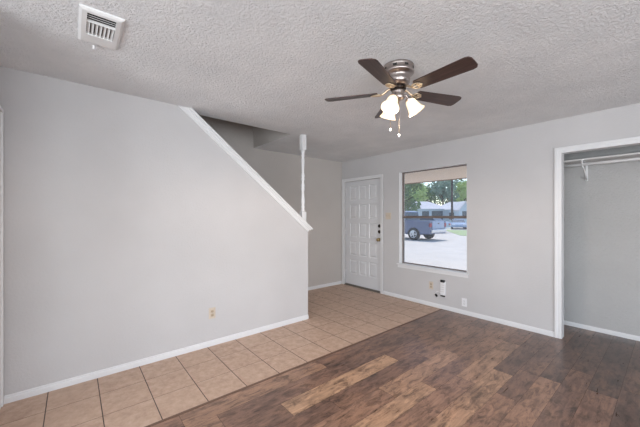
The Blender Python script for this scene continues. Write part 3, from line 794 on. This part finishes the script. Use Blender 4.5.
def sedan(label, paint, loc, rz, w=1.76, L=4.5, H=1.38):
    c = empty('parked_car', loc, rz); tag(c, label, 'car')
    k = H / 1.4
    pr = [(-.02, .35), (0, .75 * k), (-.1, .98 * k), (-.55, 1.02 * k), (-3.25, .95 * k), (-4.3, .78 * k), (-4.48, .6 * k), (-4.45, .28), (-4.2, .24)] + arch(-3.65, .36)[::-1] + [(-3.2, .24), (-1.4, .24)] + arch(-.95, .36)[::-1] + [(-.5, .28)]
    body_mesh(pr, w, paint, 'body', c, bev=.06)
    gp = [(-.42, .99 * k), (-.95, 1.36 * k), (-1.4, 1.41 * k), (-2.1, 1.4 * k), (-3.2, .95 * k)]
    body_mesh(gp, w - .12, M['autoglass'], 'greenhouse', c, .3, .95 * k, .04)
    rp = [(-.88, 1.345 * k), (-1.0, 1.39 * k), (-1.4, 1.425 * k), (-2.0, 1.425 * k), (-2.2, 1.375 * k)]
    body_mesh(rp, w - .36, paint, 'roof', c, .2, 1.35 * k, .02)
    for s in (-1, 1):
        m = MB(); m.box((-.12, s * (w / 2 - .2) - .16, .7 * k), (.015, s * (w / 2 - .2) + .16, .84 * k), .02); m.build('tail_light', M['red'], c)
        m = MB(); m.box((-4.5, s * (w / 2 - .24) - .16, .6 * k), (-4.32, s * (w / 2 - .24) + .16, .72 * k), .02); m.build('head_light', M['lens'], c)
    m = MB(); m.box((-.02, -w / 2 + .1, .36), (.05, w / 2 - .1, .52), .03); m.build('rear_bumper', M['chrome'], c)
    for x in (-.95, -3.65):
        for s in (-1, 1): wheel(c, x, s * (w / 2 - .1), .32, .21, s)
    return c
sedan('silver blue car parked just behind the pickup truck', M['silverblue'], (-12.9, 25.2, GZ), 0, H=1.4)
sedan('pale blue car parked beyond the grass strip', M['bluecar'], (-17.5, 37.0, GZ), math.radians(-62) + PI, w=1.6, H=1.12)

def ray_at(pxx, depth):
    """ground point seen in image column pxx at a given distance (used for placing far things)"""
    l = (pxx - 320) / 295.5 * depth
    return (-.7683 * depth + .6401 * l, .6401 * depth + .7683 * l)
TH_ = math.radians(50.2)
def house(label, c0, c1, depth, back, wall_h, roof_h, wins, gable=None, rz=0.0):
    xa, ya = ray_at(c0, depth); xb, yb_ = ray_at(c1, depth)
    L_ = math.hypot(xb - xa, yb_ - ya); rz = math.atan2(yb_ - ya, xb - xa)
    h = empty('house', (xa, ya, GZ), rz); tag(h, label, 'house')
    m = MB(); m.box((0, 0, 0), (L_, back, wall_h)); m.build('wall', M['hwall'], h)
    m = MB(); o_ = .35
    e0, e1, r0, r1 = (-o_, -o_, wall_h), (L_ + o_, -o_, wall_h), (L_ * .3, back / 2, roof_h), (L_ * .7, back / 2, roof_h)
    b0_, b1_ = (-o_, back + o_, wall_h), (L_ + o_, back + o_, wall_h)
    m.poly([e0, e1, r1, r0]); m.poly([b1_, b0_, r0, r1]); m.poly([e0, r0, b0_]); m.poly([e1, b1_, r1]); m.poly([e0, b0_, b1_, e1])
    bmesh.ops.remove_doubles(m.bm, verts=m.bm.verts, dist=.001)
    m.build('roof', M['hroof'], h)
    for (u, w_, z0_, z1_) in wins:
        m = MB(); m.box((u * L_ - w_ / 2, -.06, z0_), (u * L_ + w_ / 2, .02, z1_)); m.build('window', M['hwin'], h)
    if gable:
        u, gw, gh = gable
        m = MB(); m.prism([(u * L_ - gw / 2, 0), (u * L_ + gw / 2, 0), (u * L_ + gw / 2, wall_h), (u * L_, gh), (u * L_ - gw / 2, wall_h)], 1, -1.8, 0); m.build('gable_front', M['hwall'], h)
        m = MB()
        for s in (-1, 1):
            xx = u * L_ + s * (gw / 2 + .12)
            m.prism([(u * L_, gh), (u * L_, gh + .2), (xx, wall_h - .1), (xx, wall_h - .3)], 1, -2.1, 1.5)
        m.build('gable_roof', M['hroof'], h)
        m = MB(); m.box((u * L_ - .45, -1.85, 1.3), (u * L_ + .45, -1.78, 2.3)); m.build('window', M['hwin'], h)
    return h
house('long pale house with a low hipped roof across the lot', 407, 449, 52, 8, 2.75, 4.25, [(.12, .8, .2, 2.1), (.44, 1.2, .9, 2.35), (.72, 1.9, .2, 2.4)])
house('pale house with a pointed front gable right of the utility pole', 450, 485, 50, 8, 2.6, 4.1, [(.06, 1.0, .9, 2.1), (.62, 1.2, .9, 2.1)], gable=(.28, 2.0, 3.75))
house('small pale house behind the truck cab at the left', 382, 401, 68, 6, 2.7, 3.9, [(.3, 1.2, .9, 2.1), (.8, 1.2, .9, 2.1)])

ux, uy = ray_at(452, 41)
pole = empty('utility_pole', (ux, uy, GZ)); tag(pole, 'dark wooden utility pole rising in front of the trees', 'utility pole')
m = MB(); m.cyl((0, 0, 0), (0, 0, 9.5), .16, .12, 12); m.build('shaft', M['pole'], pole)
m = MB(); m.box((-1.1, -.06, 8.7), (1.1, .06, 8.85)); m.build('crossarm', M['pole'], pole)

def tree(label, col, depth, h, cr, mt, seed, low=.2, n=1900):
    rnd = random.Random(seed)
    x, y = ray_at(col, depth)
    t = empty('leafy_tree', (x, y, GZ)); tag(t, label, 'tree', None)
    m = MB(); m.tube([(0, 0, 0), (.1, 0, h * .25), (-.1, .1, h * .5), (.05, 0, h * .75)], [cr * .09, cr * .07, cr * .05, cr * .02], 8)
    for k in range(6):
        a = k * 1.05; m.tube([(0, 0, h * (.25 + .06 * k)), (math.cos(a) * cr * .3, math.sin(a) * cr * .3, h * (.42 + .06 * k)), (math.cos(a) * cr * .65, math.sin(a) * cr * .65, h * (.5 + .06 * k))], [cr * .035, cr * .025, cr * .01], 6)
    m.build('trunk', M['bark'], t)
    m = MB(); blobs = []
    for k in range(16):
        a = rnd.uniform(0, 2 * PI); rr = cr * math.sqrt(rnd.random()) * .75; zz_ = h * rnd.uniform(low + .12, .88)
        blobs.append((Vector((math.cos(a) * rr, math.sin(a) * rr, zz_)), cr * rnd.uniform(.25, .45)))
    for k in range(n):
        c, r = rnd.choice(blobs)
        d = Vector((rnd.gauss(0, 1), rnd.gauss(0, 1), rnd.gauss(0, .8))).normalized() * r * rnd.uniform(.6, 1.05)
        p = c + d; s_ = rnd.uniform(.16, .34)
        u = Vector((rnd.gauss(0, 1), rnd.gauss(0, 1), rnd.gauss(0, 1))).normalized(); v = u.orthogonal().normalized()
        m.poly([p - u * s_, p + v * s_ * .6, p + u * s_, p - v * s_ * .6])
    m.build('crown', mt, t, keep_normals=True)
    return t
tree('dark green tree filling the left of the window view', 399, 44, 8.6, 3.6, M['leaf0'], 1, .15)
tree('light green tree behind the long pale house', 416, 64.5, 9.4, 3.6, M['leaf1'], 2)
tree('dark tree above the middle of the house roof', 430, 73, 9.6, 4.2, M['leaf0'], 3, .15)
tree('blue green tree just left of the utility pole', 443, 62, 10.5, 3.4, M['leaf2'], 4, .3, 1500)
tree('dark green tree rising behind the utility pole', 454, 74, 9.5, 4.2, M['leaf0'], 5, .2)
tree('light green tree at the right above the gabled house', 467, 62, 9.4, 3.2, M['leaf1'], 6, .3, 1800)
tree('tall dark tree far behind at the window left edge', 407, 74, 11.5, 4.5, M['leaf2'], 7, .15)
tree('tall tree far behind the pole at the window right edge', 474, 72, 12.0, 4.5, M['leaf0'], 8, .15)
